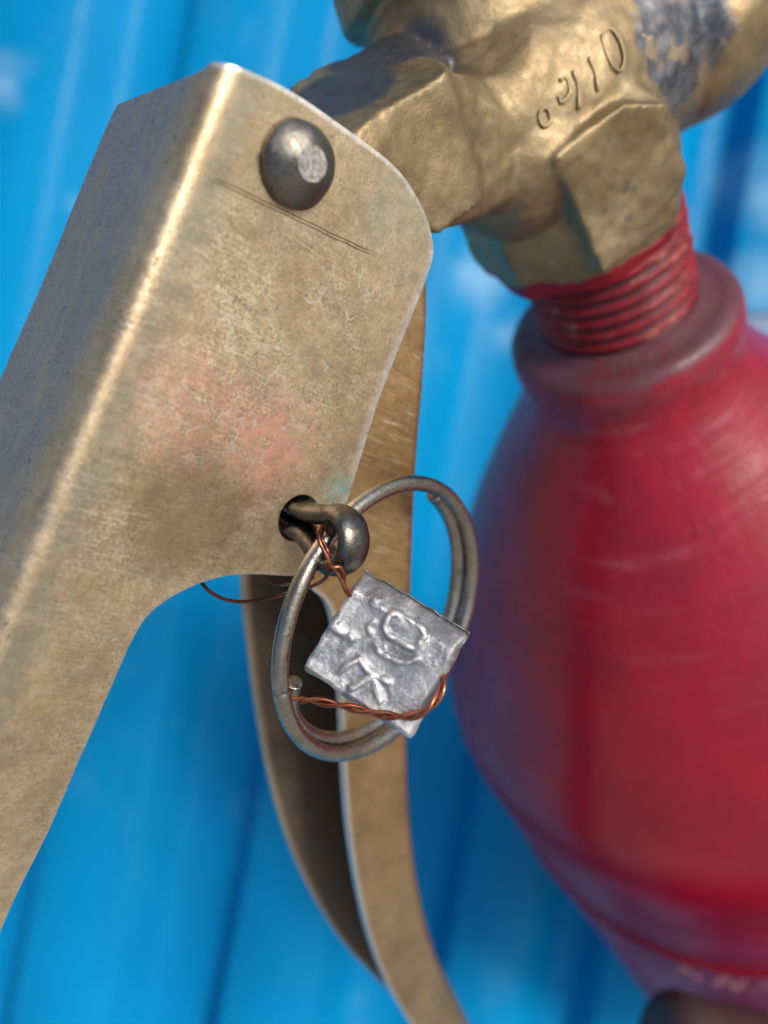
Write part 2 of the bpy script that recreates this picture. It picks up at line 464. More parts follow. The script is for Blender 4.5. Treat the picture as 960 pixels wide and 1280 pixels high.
def cast_noise(p):
    return p + V((noise.noise(p * .14), noise.noise(p * .14 + V((9, 0, 0))), noise.noise(p * .14 + V((0, 9, 0))))) * .8 + V((noise.noise(p * .5), noise.noise(p * .5 + V((9, 0, 0))), noise.noise(p * .5 + V((0, 9, 0))))) * .16
v = [cast_noise(p) for p in v]
dO = lathe_co(NC, D, 15.)
def valve_spots(m, col, rg):
    # soldered grey patch on the outlet, paint overspray where the casting meets the thread
    ps = at(838, 42, 106)
    k = m.mul(m.spot(ps, 8, 9.5, m.warp(.22, 6)), 1.0)
    nz = m.noise(.24, 4, .6)
    col = m.mix(k, col, m.mix(m.ramp(nz, .32, .70), (.07, .08, .10), (.27, .27, .275)))
    col = m.mix(m.mul(k, m.ramp(m.noise(.2, 3, .6, m.map(loc=(7, 7, 7))), .56, .60)), col, (.36, .28, .20))
    blue_refl = m.math('MAXIMUM', m.spot(at(420, 128, 90), 6, 8, m.warp(.3, 2)), m.spot(at(490, 75, 97), 7, 9, m.warp(.3, 2)))  # dark bluish reflection painted onto the tongue's top face
    col = m.mix(m.mul(blue_refl, .85), col, m.mix(m.noise(.4, 4, .6), (.05, .065, .10), (.11, .13, .16)))
    pits = m.mul(m.ramp(m.noise(.42, 3, .6, m.map(loc=(3, 8, 1))), .62, .68), m.spot(at(790, 220, 110), 8, 13))
    col = m.mix(m.mul(pits, .6), col, (.13, .12, .12))
    # distance along the neck axis
    d = m.n.new('ShaderNodeVectorMath'); d.operation = 'DOT_PRODUCT'; m.l.new(m.co, d.inputs[0]); d.inputs[1].default_value = D
    s = m.math('SUBTRACT', d.outputs['Value'], D.dot(NC))
    red = m.ramp(m.math('ADD', m.ramp(s, -27, -16, 0, 1, False), m.mul(m.noise(.25, 4, .6), .55)), 1.04, 1.1)
    col = m.mix(red, col, (.42, .03, .05))
    return col, rg
MVALVE = brass('cast_brass', (.64, .58, .46), .8, valve_spots, (.42, .62), .45)
valve = obj('valve_body', v, f, MVALVE, ext)

# raised casting marks
MMARK = brass('worn_mark', (.78, .70, .56), .5, None, (.46, .66))
def ray_pt(px, py, verts, guess):
    r = V(((px - 480) / 1000, (py - 640) / 1000, 1)); best = None
    for p in verts:
        if abs(p.x / p.z - r.x) < .008 and abs(p.y / p.z - r.y) < .008 and (best is None or p.z < best): best = p.z
    return r * (best or guess)
MARKS = [[(752, 44), (763, 36), (774, 50), (780, 72), (776, 88), (766, 82), (756, 62), (752, 44)], [(736, 72), (744, 92), (748, 114)], [(716, 88), (722, 106), (724, 136)],
         [(700, 100), (708, 98), (712, 116), (702, 128), (698, 120)], [(676, 138), (684, 136), (688, 150), (680, 158), (674, 148), (676, 138)]]
for st in MARKS:
    pts = [ray_pt(x, y, v, 108) for x, y in st]
    pts = [p * 1.0016 for p in pts]; tv, tf = tube(catmull(pts, 4 * len(pts)), lambda t, q=st[0][0]: .22 + .09 * math.sin(t * 9 + q), 8)
    obj('raised_mark', tv, tf, MMARK, valve)

# ------------------------------------------------------------------ squeeze lever (folded sheet)
def lerp_list(tab, x):
    for (x0, y0), (x1, y1) in zip(tab, tab[1:]):
        if x <= x1: return y0 + (y1 - y0) * (x - x0) / (x1 - x0)
    return tab[-1][1]
edge_px = [(278, 76), (300, 84), (345, 104), (380, 124), (420, 152), (460, 181), (490, 205), (512, 231), (529, 262), (539, 293), (541, 320), (532, 350), (517, 388), (500, 430), (484, 472), (470, 510),
           (453, 566), (437, 618), (425, 655), (415, 690), (408, 706), (394, 716), (370, 720), (330, 718), (290, 719), (262, 725), (235, 735), (208, 750), (185, 769), (165, 800), (130, 880), (95, 958), (60, 1040), (28, 1102), (0, 1165), (-40, 1265), (-90, 1390), (-140, 1500)]
edge = catmull([lev_at(x, y) for x, y in edge_px], 400)
topi = min(range(len(edge)), key=lambda k: edge[k].y)
tt = [(p.x, p.y) for p in edge[:topi + 1]]            # the top edge, from the fold outwards
et = []
for p in edge[topi:]:
    if not et or p.y > et[-1][0] + .01: et.append((p.y, p.x))
fold_px = [(275, 84), (212, 250), (150, 408), (85, 560), (18, 722), (-60, 905), (-140, 1100), (-230, 1320)]
ft = sorted([(lev_at(x, y).y, lev_at(x, y).x) for x, y in fold_px])
v0, v1 = et[0][0], min(et[-1][0], ft[-1][0])
# the last strip of the top edge is nearly square to the fold: follow it from the first outline point
BR = 1.8                                       # fold radius
nst = 300; rowsn = None; verts = []
def lev_pt(r, b, dep): return ER * r + EB * b + N * (CL - dep)
topdrop = 1.4
for i in range(nst):
    t = i / (nst - 1)
    b = v0 + (v1 - v0) * (.12 * t + .88 * t * t)
    rf = lerp_list(ft, b)
    re = lerp_list(et, b)
    re = max(re, rf + BR + .3)
    Wd = 20.5 + 4.5 * t
    row = []
    # rounded top corner on the plate: pull the first stations down away from the fold
    for k in range(24):
        u = k / 23
        r = re + (rf + BR - re) * u
        row.append(lev_pt(r, b, 0))
    for k in range(1, 9):
        an = math.pi / 2 * k / 8
        row.append(lev_pt(rf + BR - BR * math.sin(an), b, BR - BR * math.cos(an)))
    for k in range(1, 12):
        row.append(lev_pt(rf, b, BR + (Wd - 2 * BR) * k / 11))
    for k in range(1, 7):
        an = math.pi / 2 * k / 6
        row.append(lev_pt(rf + BR - BR * math.cos(an), b, Wd - BR + BR * math.sin(an)))
    for k in range(1, 12):
        u = k / 11
        row.append(lev_pt(rf + BR + (re - rf - BR) * u, b, Wd))
    # crop the end of the sheet obliquely and unevenly
    # the end of the sheet is cut back towards the web and rounded off
    kf = max(0, 1 - (b - v0) / 14) ** 1.5
    for q_i, p in enumerate(row):
        x_ = p.dot(ER)
        if q_i < 32: dl = lerp_list(tt, x_) - v0 if x_ < tt[-1][0] else 0
        elif q_i < 43: dl = 2.7 + 2.6 * (q_i - 31) / 11
        else: dl = 5.3 + min(0, (lerp_list(tt, x_) - v0 if x_ < tt[-1][0] else 0) - 2.7) * (q_i - 42) / 18
        row[q_i] = p + EB * (dl * kf)
    verts += row; rowsn = len(row)
faces = grid_faces(nst, rowsn)
EYE = at(421, 675, 84)
HOLE = EYE + w * (EYE.dot(N) - CL)
PIV = on_plane(370, 205, N, CL)
def lever_mods(o):
    s = o.modifiers.new('s', 'SOLIDIFY'); s.thickness = 1.35; s.offset = -1 if LEV_FLIP else 1; s.use_even_offset = True
    cv, cf = lathe(HOLE - w * 4, w, [(0, 2.75), (40, 2.75)], 40)
    me = bpy.data.meshes.new('cut'); me.from_pydata([tuple(p) for p in cv], [], cf)
    bm = bmesh.new(); bm.from_mesh(me); bmesh.ops.recalc_face_normals(bm, faces=bm.faces); bm.to_mesh(me); bm.free()
    c = bpy.data.objects.new('cut', me); C.objects.link(c)
    b = o.modifiers.new('b', 'BOOLEAN'); b.object = c; b.operation = 'DIFFERENCE'; b.solver = 'EXACT'
    bv = o.modifiers.new('v', 'BEVEL'); bv.width = .28; bv.segments = 2; bv.limit_method = 'ANGLE'; bv.angle_limit = math.radians(50)
    return [c]
LEV_FLIP = True
vL, fL = evaluated(verts, faces, lever_mods)
dmax = max(p.dot(N) for p in vL) - CL
if dmax > .6:                                   # thickness must grow inward
    LEV_FLIP = False; vL, fL = evaluated(verts, faces, lever_mods)
vL = [p + N * (.10 * noise.noise(p * .12)) + ER * (.05 * noise.noise(p * .5)) for p in vL]
def lever_spots(m, col, rg):
    aw = m.n.new('ShaderNodeAttribute'); aw.attribute_name = 'wear_tint'
    sx_ = m.n.new('ShaderNodeSeparateXYZ'); m.l.new(aw.outputs['Vector'], sx_.inputs[0])
    flecks = m.noise(3.2, 4, .75, m.map(loc=(40, 2, 0)))
    area = m.ramp(m.noise(.14, 4, .65, m.map(loc=(5, 25, 0))), .38, .62, .0, 1)
    zc = m.math('MAXIMUM', m.spot(lev_at(300, 450), 6, 19), m.mul(m.spot(lev_at(200, 640), 5, 20), .55))
    area = m.math('ADD', m.mul(area, zc, .85), .10)
    col = m.mix(m.mul(m.ramp(flecks, .50, .60), area, .95), col, (.92, .81, .60))
    col = m.mix(m.mul(m.ramp(flecks, .47, .38), area, .7), col, (.20, .145, .09))
    fib = m.ramp(m.edge(1.9, m.warp(1.5, 1.0)), .085, .02)
    col = m.mix(m.mul(fib, m.ramp(m.noise(.35, 3, .6, m.map(loc=(2, 62, 0))), .42, .6), .7), col, (.76, .64, .47))
    fl2 = m.noise(2.0, 5, .75, m.map(loc=(4, 52, 0)))
    col = m.mix(m.mul(m.ramp(fl2, .53, .62), m.ramp(m.noise(.12, 3, .6, m.map(loc=(5, 25, 0))), .45, .6), .7), col, (.66, .38, .28))
    blk = m.ramp(m.noise(1.5, 4, .7, m.map(loc=(14, 8, 0))), .36, .29)
    col = m.mix(m.mul(blk, area, .7), col, (.10, .075, .055))
    worn = m.mul(sx_.outputs[0], m.ramp(m.noise(1.0, 4, .7, m.map(loc=(1, 1, 9))), .26, .46))
    col = m.mix(m.mul(worn, .97), col, (.88, .87, .80))
    fz_ = m.ramp(m.math('ABSOLUTE', m.math('SUBTRACT', sx_.outputs[2], .0)), .9, .2)
    rg = m.math('SUBTRACT', rg, m.mul(fz_, .05))
    col = m.mix(m.mul(fz_, .0), col, (.72, .65, .52))
    bx_ = m.math('MULTIPLY', sx_.outputs[2], -1)
    band = m.mul(m.ramp(bx_, .8, 1.6), m.ramp(bx_, 5.5, 2.2), m.ramp(m.noise(.25, 4, .6, m.map(loc=(3, 13, 0))), .3, .6, .35, 1))
    col = m.mix(m.mul(band, .6), col, (.33, .335, .27))
    for ang, lo, k in ((24, (1, 3, 0), .5), (-48, (7, 2, 0), .6), (74, (2, 9, 0), .55), (-15, (12, 5, 0), .5)):
        sc_ = m.noise(1., 2, .6, m.map(scale=(.16, 3.6, .5), rot=(0, 0, math.radians(ang)), loc=lo))
        col = m.mix(m.mul(m.ramp(sc_, .605, .66), m.math('ADD', area, .03), k), col, (.95, .84, .62))
        col = m.mix(m.mul(m.ramp(sc_, .37, .32), m.math('ADD', area, .03), k * .5), col, (.20, .15, .10))
    web_sky = m.mul(sx_.outputs[1], m.ramp(m.noise(.3, 5, .7, m.map(scale=(1, .3, 1))), .3, .6, .55, .95))  # blue-grey sky reflection painted into the web's colour
    col = m.mix(web_sky, col, m.mix(m.ramp(flecks, .4, .6), (.235, .265, .295), (.36, .39, .42)))
    P = lambda x, y: lev_at(x, y)
    wv = m.warp(.25, 9.)
    patch = m.math('MAXIMUM', m.spot(P(330, 560), 1, 9, wv), m.mul(m.spot(P(250, 520), 2, 10, wv), .6))
    col = m.mix(m.mul(patch, m.ramp(m.noise(.6, 5, .75), .33, .52), .9), col, (.82, .41, .31))       # copper showing through
    zone = m.math('MAXIMUM', m.spot(P(290, 500), 4, 15), m.spot(P(430, 400), 1, 12))
    lines = m.ramp(m.edge(.42, m.warp(.6, 1.8)), .05, .0)
    lines2 = m.ramp(m.edge(1.3, m.warp(1.2, .9)), .06, .0)
    nm = m.ramp(m.noise(.35, 4, .6, m.map(loc=(2, 9, 0))), .48, .60)
    col = m.mix(m.mul(lines, nm, zone, .9), col, (.78, .76, .60))
    col = m.mix(m.mul(lines2, m.ramp(m.noise(.3, 3, .6, m.map(loc=(12, 1, 0))), .45, .62), zone, .6), col, (.66, .56, .42))
    blot = m.mul(m.ramp(m.noise(.55, 5, .75, m.map(loc=(22, 3, 0))), .60, .70), zone)
    col = m.mix(m.mul(blot, .7), col, (.60, .60, .56))
    gr = m.mul(m.spot(P(428, 612), 1, 4.0, m.warp(.4, 4.)), m.ramp(m.noise(.9, 5, .7), .42, .56))
    col = m.mix(m.mul(gr, .9), col, (.42, .62, .53))                                                   # verdigris
    olive = m.spot(P(240, 640), 3, 9, m.warp(.2, 3))  # dark soft-edged reflection painted into the plate's colour
    col = m.mix(m.mul(olive, .55), col, (.27, .20, .11))
    rg = m.math('SUBTRACT', rg, m.mul(olive, .1))
    pale = m.spot(P(505, 260), 2, 8, m.warp(.2, 3))
    col = m.mix(m.mul(pale, .5), col, (.56, .56, .42))
    # a pair of long scratches below the rivet
    a, b = P(268, 222), P(472, 318)
    dv = (b - a).normalized(); nv = V((-dv.y, dv.x, 0))
    def dot(vv, off):
        d = m.n.new('ShaderNodeVectorMath'); d.operation = 'DOT_PRODUCT'; m.l.new(m.co, d.inputs[0]); d.inputs[1].default_value = vv
        return m.math('SUBTRACT', d.outputs['Value'], off)
    along = dot(dv, a.dot(dv)); across = m.math('ADD', dot(nv, a.dot(nv)), m.mul(m.math('SUBTRACT', m.noise(.2, 2), .5), .5))
    L = (b - a).length
    inr = m.mul(m.ramp(along, -.3, .5), m.ramp(along, L + 1, L - 3))
    for off in (0, .32):
        ln = m.ramp(m.math('ABSOLUTE', m.math('SUBTRACT', across, off)), .10, .04)
        col = m.mix(m.mul(ln, inr, .8), col, (.12, .085, .05))
    # blackened seam scuffs along the fold
    fx = m.comp(0); fd = m.math('ABSOLUTE', m.math('SUBTRACT', fx, FOLDR))
    sp = m.mul(m.ramp(fd, 5, 1), m.ramp(m.noise(1.3, 3, .6, m.map(loc=(3, 30, 0), scale=(1.8, .7, 1))), .66, .72))
    col = m.mix(m.mul(sp, .8), col, (.05, .045, .04))
    return col, rg
FOLDR = lev_at(150, 408).x + 1.0
MLEV = brass('lever_brass', (1.05, .98, .83), 1., lever_spots)
lever = obj('squeeze_lever', vL, fL, MLEV, ext, lev_co, sharp=40)
ep = resample([V((p.x, p.y, 0)) for p in edge], 700)
grid_ = {}
for p in ep: grid_.setdefault((int(p.x // 4), int(p.y // 4)), []).append(p)
def near_edge(q):
    if q.z < CL - 1.6: return 0
    p = V((q.x, q.y, 0)); d = 9
    for a in (-1, 0, 1):
        for b in (-1, 0, 1):
            for e in grid_.get((int(q.x // 4) + a, int(q.y // 4) + b), ()): d = min(d, (e - p).length)
    return max(0, min(1, (.55 - d) / .25)) * (1 if q.y < 9 else .25)
at_ = lever.data.attributes.new('wear_tint', 'FLOAT_VECTOR', 'POINT')
for i, p in enumerate(vL):
    q = lev_co(p)                                # y: how far round the fold onto the web, where reflected sky is painted
    at_.data[i].vector = (near_edge(q), max(0, min(1, (CL - 2.0 - q.z) / 4.5 if q.x < lerp_list(ft, q.y) + 3 else 0)), (lerp_list(ft, q.y) + .75 - q.x) if q.z > CL - 3.2 else 9)

# rivet head, hammered flat on top
MRIV = steel('rivet_steel', (.22, .21, .185), (.045, .042, .037), (.34, .54))
def riv_wob(s, t, r): return .26 * noise.noise(V((math.cos(t) * 1.3, math.sin(t) * 1.3, s * .8)))
prof = [(-1.0, 3.2), (.02, 3.3), (.05, 3.75), (.45, 3.95), (.9, 3.85), (1.4, 3.5), (1.9, 2.95), (2.3, 2.3), (2.55, 1.75), (2.66, 1.5), (2.7, 1.35), (2.66, .8), (2.7, .05)]
v, f = lathe(PIV, N, prof, 64, wob=riv_wob)
rivet = obj('rivet', v, f, MRIV, lever, lambda p: p - PIV)
m = Mat('hammered_steel')
gz = m.noise(2.8, 4, .7, m.map(scale=(1, 1, 1)))
m.set(color=m.mix(m.ramp(gz, .4, .6), (.42, .38, .31), (.78, .76, .70)), metal=.9, rough=.45, normal=m.bump(gz, .8, .0006))
v, f = lathe(PIV, N, [(2.5, 1.5), (2.72, 1.62), (2.82, 1.5), (2.84, .9), (2.83, .05)], 40, wob=lambda s, t, r: .16 * noise.noise(V((math.cos(t) * 2, math.sin(t) * 2, 4))) if r > 1 else 0)
obj('flattened_tip', v, f, m.m, rivet, lambda p: p - PIV)

# ------------------------------------------------------------------ carry handle behind it
CH = CL - 2.2
right_px = [(541, 349), (541, 400), (536, 480), (529, 560), (524, 640), (521, 720), (518, 800), (515, 880), (515, 960), (519, 1040), (530, 1120), (548, 1190), (575, 1250), (612, 1320), (665, 1400)]
left_px = [(470, 351), (445, 450), (415, 560), (385, 660), (372, 712), (392, 738), (408, 752), (417, 775), (424, 820), (428, 890), (431, 960), (436, 1030), (446, 1100), (462, 1170), (485, 1230), (520, 1290), (575, 1370), (640, 1445)]
far_px = [(330, 420), (318, 500), (306, 600), (300, 680), (300, 740), (307, 810), (318, 890), (333, 970), (357, 1050), (390, 1120), (432, 1182), (490, 1242), (545, 1300), (620, 1380)]
WH = 16.5; HB = 2.0; nst = 170
Rp = resample(catmull([on_plane(x, y, N, CH) for x, y in right_px], 120), nst)
Lp = catmull([on_plane(x, y, N, CH) for x, y in left_px], 200)
Fp = catmull([on_plane(x, y, N, CH - WH) for x, y in far_px], 200)
# pair stations by their progress along the handle
HD = (Rp[-1] - Rp[0]).normalized()
def match(lst):
    out = []
    T = resample(lst, nst)
    return T
Lp, Fp = match(Lp), match(Fp)
verts = []
for i in range(nst):
    tg = (Rp[min(i + 1, nst - 1)] - Rp[max(i - 1, 0)]).normalized()
    out = tg.cross(N); out = out if out.x > 0 else -out          # across the flange, towards the web
    base = Rp[i] - out * HB
    row = []
    for k in range(14):
        u = k / 13; row.append(Lp[i].lerp(base, u))
    for k in range(1, 8):
        an = math.pi / 2 * k / 7; row.append(base + out * (HB * math.sin(an)) + w * (HB - HB * math.cos(an)))
    for k in range(1, 10): row.append(Rp[i] + w * (HB + (WH - 2 * HB) * k / 9))
    for k in range(1, 7):
        an = math.pi / 2 * k / 6; row.append(base + out * (HB * math.cos(an)) + w * (WH - HB + HB * math.sin(an)))
    fb = base + w * WH
    for k in range(1, 14): row.append(fb.lerp(Fp[i], k / 13))
    verts += row; rowsn = len(row)
faces = grid_faces(nst, rowsn)
HFL = [1]
def hmods(o):
    s = o.modifiers.new('s', 'SOLIDIFY'); s.thickness = 1.3; s.offset = HFL[0]
    bv = o.modifiers.new('v', 'BEVEL'); bv.width = .25; bv.segments = 2; bv.limit_method = 'ANGLE'; bv.angle_limit = math.radians(50)
vH, fH = evaluated(verts, faces, hmods)
if max(p.dot(N) for p in vH) - CH > .6:
    HFL[0] = -1; vH, fH = evaluated(verts, faces, hmods)
def handle_spots(m, col, rg):
    P = lambda x, y: lev_at(x, y, CH)
    # scratches raked across the flange
    sc_ = m.noise(1, 3, .7, m.map(scale=(.16, 2.2, .2), rot=(0, 0, math.radians(-30))))
    z = m.math('MAXIMUM', m.spot(P(490, 660), 3, 10), m.spot(P(505, 500), 3, 14))
    col = m.mix(m.mul(m.ramp(sc_, .56, .66), z, .85), col, (.84, .66, .44))
    col = m.mix(m.mul(m.ramp(sc_, .42, .34), z, .65), col, (.16, .10, .045))
    bl = m.mul(m.ramp(m.noise(.6, 5, .75, m.map(loc=(8, 8, 8))), .58, .68), m.spot(P(505, 480), 2, 14))
    col = m.mix(m.mul(bl, .6), col, (.58, .50, .40))
    aw = m.n.new('ShaderNodeAttribute'); aw.attribute_name = 'wear_tint'
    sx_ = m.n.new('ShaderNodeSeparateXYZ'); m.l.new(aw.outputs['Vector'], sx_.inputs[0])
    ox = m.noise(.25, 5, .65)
    col = m.mix(m.mul(sx_.outputs[1], m.ramp(ox, .25, .6, .7, .97)), col, m.mix(ox, (.14, .112, .09), (.30, .245, .195)))      # darker brown inside the channel
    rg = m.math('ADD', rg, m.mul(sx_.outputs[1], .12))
    col = m.mix(m.mul(sx_.outputs[0], m.ramp(m.noise(1.2, 4, .7), .3, .5, .5, 1)), col, (.74, .70, .62))
    red = m.mul(sx_.outputs[2], m.ramp(m.noise(.4, 4, .6, m.map(loc=(6, 6, 1))), .35, .6))
    return m.mix(m.mul(red, .6), col, (.42, .20, .10)), rg
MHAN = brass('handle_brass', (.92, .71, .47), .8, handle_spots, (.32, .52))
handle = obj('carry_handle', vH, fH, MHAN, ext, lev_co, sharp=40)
at_ = handle.data.attributes.new('wear_tint', 'FLOAT_VECTOR', 'POINT')
def poly_dist(pl):
    g_ = {}
    for p in resample([V((lev_co(p).x, lev_co(p).y, 0)) for p in pl], 600): g_.setdefault((int(p.x // 4), int(p.y // 4)), []).append(p)
    def f(q):
        p = V((q.x, q.y, 0)); d = 9
        for a in (-1, 0, 1):
            for b in (-1, 0, 1):
                for e in g_.get((int(q.x // 4) + a, int(q.y // 4) + b), ()): d = min(d, (e - p).length)
        return d
    return f
dl_, df_, dr_ = poly_dist(Lp), poly_dist(Fp), poly_dist(Rp)
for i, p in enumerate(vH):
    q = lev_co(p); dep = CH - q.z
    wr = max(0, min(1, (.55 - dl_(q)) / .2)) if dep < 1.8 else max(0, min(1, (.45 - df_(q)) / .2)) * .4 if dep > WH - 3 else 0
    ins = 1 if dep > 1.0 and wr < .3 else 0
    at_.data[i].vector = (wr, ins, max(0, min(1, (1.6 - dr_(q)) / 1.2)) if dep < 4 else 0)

# ------------------------------------------------------------------ locking pin: bent half-round wire with an eye
MPIN = steel('pin_steel', (.155, .158, .148), (.04, .042, .040), (.20, .42), 1., (.24, .19, .13))
PV = (V((0, 1, 0)) - N * N.y).normalized()      # across the two shanks
PB = N.cross(PV)
pin = thing('locking_pin', HOLE, 'bent grey split pin whose eye sticks out of the brass lever', 'pin')
rl = 2.75
path = []
for k in range(12): path.append(HOLE + w * 5 + N * (5 + 3.6) * (k / 12) - PV * (1.18))
c = EYE
for k in range(41):
    an = math.radians(-128 + 256 * k / 40)
    path.append(c + N * (rl * math.cos(an)) + PV * (rl * math.sin(an)))
for k in range(1, 13): path.append(HOLE + w * 5 + N * (5 + 3.6) * (1 - k / 12) + PV * 1.18)
path = catmull(path[::3] + [path[-1]], 120)
v, f = tube(path, 1.12, 20, up=PB, ry=2.0)
v = [p + V((noise.noise(p * .6), noise.noise(p * .6 + V((5, 0, 0))), 0)) * .06 for p in v]
tag(obj('bent_shank', v, f, MPIN, pin, lambda p: p - EYE))

# ------------------------------------------------------------------ pull ring: two-turn split ring
MRING = steel('ring_steel', (.46, .445, .40), (.06, .055, .047), (.14, .32), 1., (.42, .37, .27))
RC = at(484.3, 775.4, 96.3); RN = V((1.2, .4145, -1)).normalized()
RR = 17.0; WR = .95
ra = RN.cross(V((0, 0, 1))).normalized(); rb = RN.cross(ra)
ring = thing('pull_ring', RC, 'steel split ring threaded through the eye of the pin, cut end showing', 'ring')
def ring_ang(px, py):
    p = on_plane(px, py, RN, RN.dot(RC)) - RC
    return math.atan2(p.dot(rb), p.dot(ra))
def ring_pt(a, dr=0, dn=0): return RC + (ra * math.cos(a) + rb * math.sin(a)) * (RR + dr) + RN * dn
aE1 = ring_ang(352, 862); aE2 = ring_ang(545, 625); aM = ring_ang(585, 780); aT = ring_ang(394, 691)
full = [ring_pt(aE1 + 2 * math.pi * k / 160 * (160 / 160)) for k in range(161)]
v, f = tube(full[:-1] + [full[0]], WR, 16)
obj('outer_turn', v, f, MRING, ring, lambda p: p - RC)
def unwrap(a, ref):
    while a < ref - math.pi: a += 2 * math.pi
    while a > ref + math.pi: a -= 2 * math.pi
    return a
aB = unwrap(ring_ang(450, 940), aE1); aM2 = unwrap(aM, aB); a2 = unwrap(aE2, aM2)
keys = [aE1, aB, aM2, a2]
arc = []
for i in range(91):
    t = i / 90
    a = aE1 + (a2 - aE1) * t
    blend = math.sin(math.pi * min(max(t, 0), 1)) ** .5
    e_ = max(0, 1 - t / .10) ** 1.5
    arc.append(ring_pt(a, -.75 - .55 * blend - 1.05 * e_, -1.05 * blend - .6 + .7 * e_))
v, f = tube(arc, WR * .97, 16, flat=True)
obj('inner_turn', v, f, MRING, ring, lambda p: p - RC, sharp=50)

# ------------------------------------------------------------------ lead seal
m = Mat('lead')
a = m.noise(.30, 5, .65); fz = m.noise(1.6, 6, .75)
h_ = m.comp(2)
col = m.mix(m.ramp(a, .35, .65), (.29, .30, .315), (.46, .47, .48))
col = m.mix(m.ramp(fz, .56, .72, 0, .7), col, (.80, .80, .79))
col = m.mix(m.ramp(fz, .44, .32, 0, .8), col, (.12, .125, .14))
col = m.mix(m.ramp(m.noise(.7, 5, .7, m.map(loc=(5, 1, 0))), .52, .66, 0, .7), col, (.74, .74, .74))
col = m.mix(m.ramp(m.math('ADD', h_, m.mul(m.math('SUBTRACT', fz, .5), .9)), .42, .85, 0, .85), col, (.84, .84, .84))             # rubbed bright on the raised marks
col = m.mix(m.ramp(m.noise(.9, 3, .6, m.map(loc=(17, 2, 0))), .70, .76, 0, .9), col, (.05, .05, .055))
m.set(color=col, rough=m.ramp(a, .3, .7, .34, .5), metal=.75, normal=m.bump(m.math('ADD', fz, a), .35, .0004))
SN = V((-.24, -.10, -1)).normalized(); SCZ = at(482, 814, 83)
SC = SN.dot(SCZ)
corn = [on_plane(x, y, SN, SC) for x, y in ((455, 712), (585, 791), (515, 925), (383, 836))]     # top, right, bottom, left
S0 = (corn[0] + corn[1] + corn[2] + corn[3]) / 4
def seal_px(x, y): return on_plane(x, y, SN, SC)
def cp(x, y): return seal_px(380 + x / 4.364, 700 + y / 4.364)
STROKES = [([(465, 360), (490, 303), (540, 290), (640, 345), (675, 390), (660, 440), (620, 472), (560, 448), (485, 402), (465, 360)], .34, .42),
           ([(402, 338), (378, 362), (384, 395)], .32, .3), ([(195, 360), (245, 392), (292, 420)], .45, .4), ([(200, 380), (230, 350)], .3, .25),
           ([(408, 470), (440, 500), (480, 520), (540, 550), (600, 545), (640, 530)], .34, .38), ([(412, 462), (445, 470)], .5, .35),
           ([(225, 600), (270, 562), (322, 535)], .30, .34), ([(330, 530), (362, 580), (400, 612), (480, 650)], .36, .42), ([(290, 685), (340, 655), (402, 622)], .36, .42),
           ([(405, 625), (415, 690), (440, 750)], .4, .34), ([(440, 180), (408, 235), (448, 262)], .4, .28)]
segs = []
for pts, wd, hh in STROKES:
    q = catmull([cp(*p) for p in pts], 5 * len(pts))
    segs += [(x, y, wd, hh) for x, y in zip(q, q[1:])]
def ridge(p):
    best = 0
    for x, y, wd, hh in segs:
        if abs(x.x - p.x) > 2.5 or abs(x.y - p.y) > 2.5: continue
        d = y - x; t = max(0, min(1, (p - x).dot(d) / max(d.length_squared, 1e-9)))
        dist = (p - x - d * t).length
        if dist < wd * 1.9: best = max(best, .95 * hh * min(1, 1.25 * math.exp(-(dist / wd) ** 2 * 1.1)) * (.75 + .5 * noise.noise(p * 1.1)))
    return best
NG = 110; TH = 1.9
verts = []; hgt = []
for side in (0, 1):
    for i in range(NG):
        for j in range(NG):
            u, vv = i / (NG - 1), j / (NG - 1)
            p = corn[0].lerp(corn[1], u).lerp(corn[3].lerp(corn[2], u), vv)
            # wavy cut outline
            eu, ev = min(u, 1 - u), min(vv, 1 - vv)
            pin_ = (p - S0) * (.045 * noise.noise(p * .3 + V((3, 3, 0))) + .022 * noise.noise(p * .9))
            p = p + pin_
            # pillow: front swells, the upper edge is rolled back
            r1 = min(1, ev / .07 if vv > .5 else ev / .22); r2 = min(1, eu / .045)
            e = math.sqrt(max(0, 1 - (1 - r1) ** 2)) * math.sqrt(max(0, 1 - (1 - r2) ** 2))
            if side == 0:
                h = .25 + (TH - .25) * e + .22 * noise.noise(p * .22) + .04 * noise.noise(p * .8) + .018 * noise.noise(p * 2.2)
                h += .22 * max(0, 1 - abs(vv - .93) / .09) + .25 * max(0, 1 - abs(u - .05) / .1)    # pressed rims
                h -= 1.5 * max(0, 1 - vv / .17) ** 1.1
                h -= .25 * math.exp(-(((u - .45) / .3) ** 2 + ((vv - .55) / .3) ** 2))
                k = ridge(p) if e > .9 else 0
                verts.append(p + SN * (h + k)); hgt.append(max(k / .40, .95 * max(0, 1 - min(u / .10, (1 - vv) / .13, (1 - u) / .05)) ** .5 * max(0, min(1, .75 + 1.2 * noise.noise(p * .7))) if vv > .18 else 0))
            else:
                verts.append(p - SN * (.25 + (TH - .25) * e * .8)); hgt.append(0)
fs = grid_faces(NG, NG) + grid_faces(NG, NG, off=NG * NG)
bd = [i * NG for i in range(NG)] + [(NG - 1) * NG + j for j in range(1, NG)] + [i * NG + NG - 1 for i in range(NG - 2, -1, -1)] + [j for j in range(NG - 2, 0, -1)]
for a_, b_ in zip(bd, bd[1:] + bd[:1]): fs.append((a_, b_, b_ + NG * NG, a_ + NG * NG))
SE1 = (corn[1] - corn[0]).normalized(); SE2 = SN.cross(SE1)
hm = {}
seal = obj('lead_seal', verts, fs, m.m, base=S0)
for i, p in enumerate(verts):
    seal.data.attributes['co'].data[i].vector = V(((p - S0).dot(SE1), (p - S0).dot(SE2), hgt[i]))
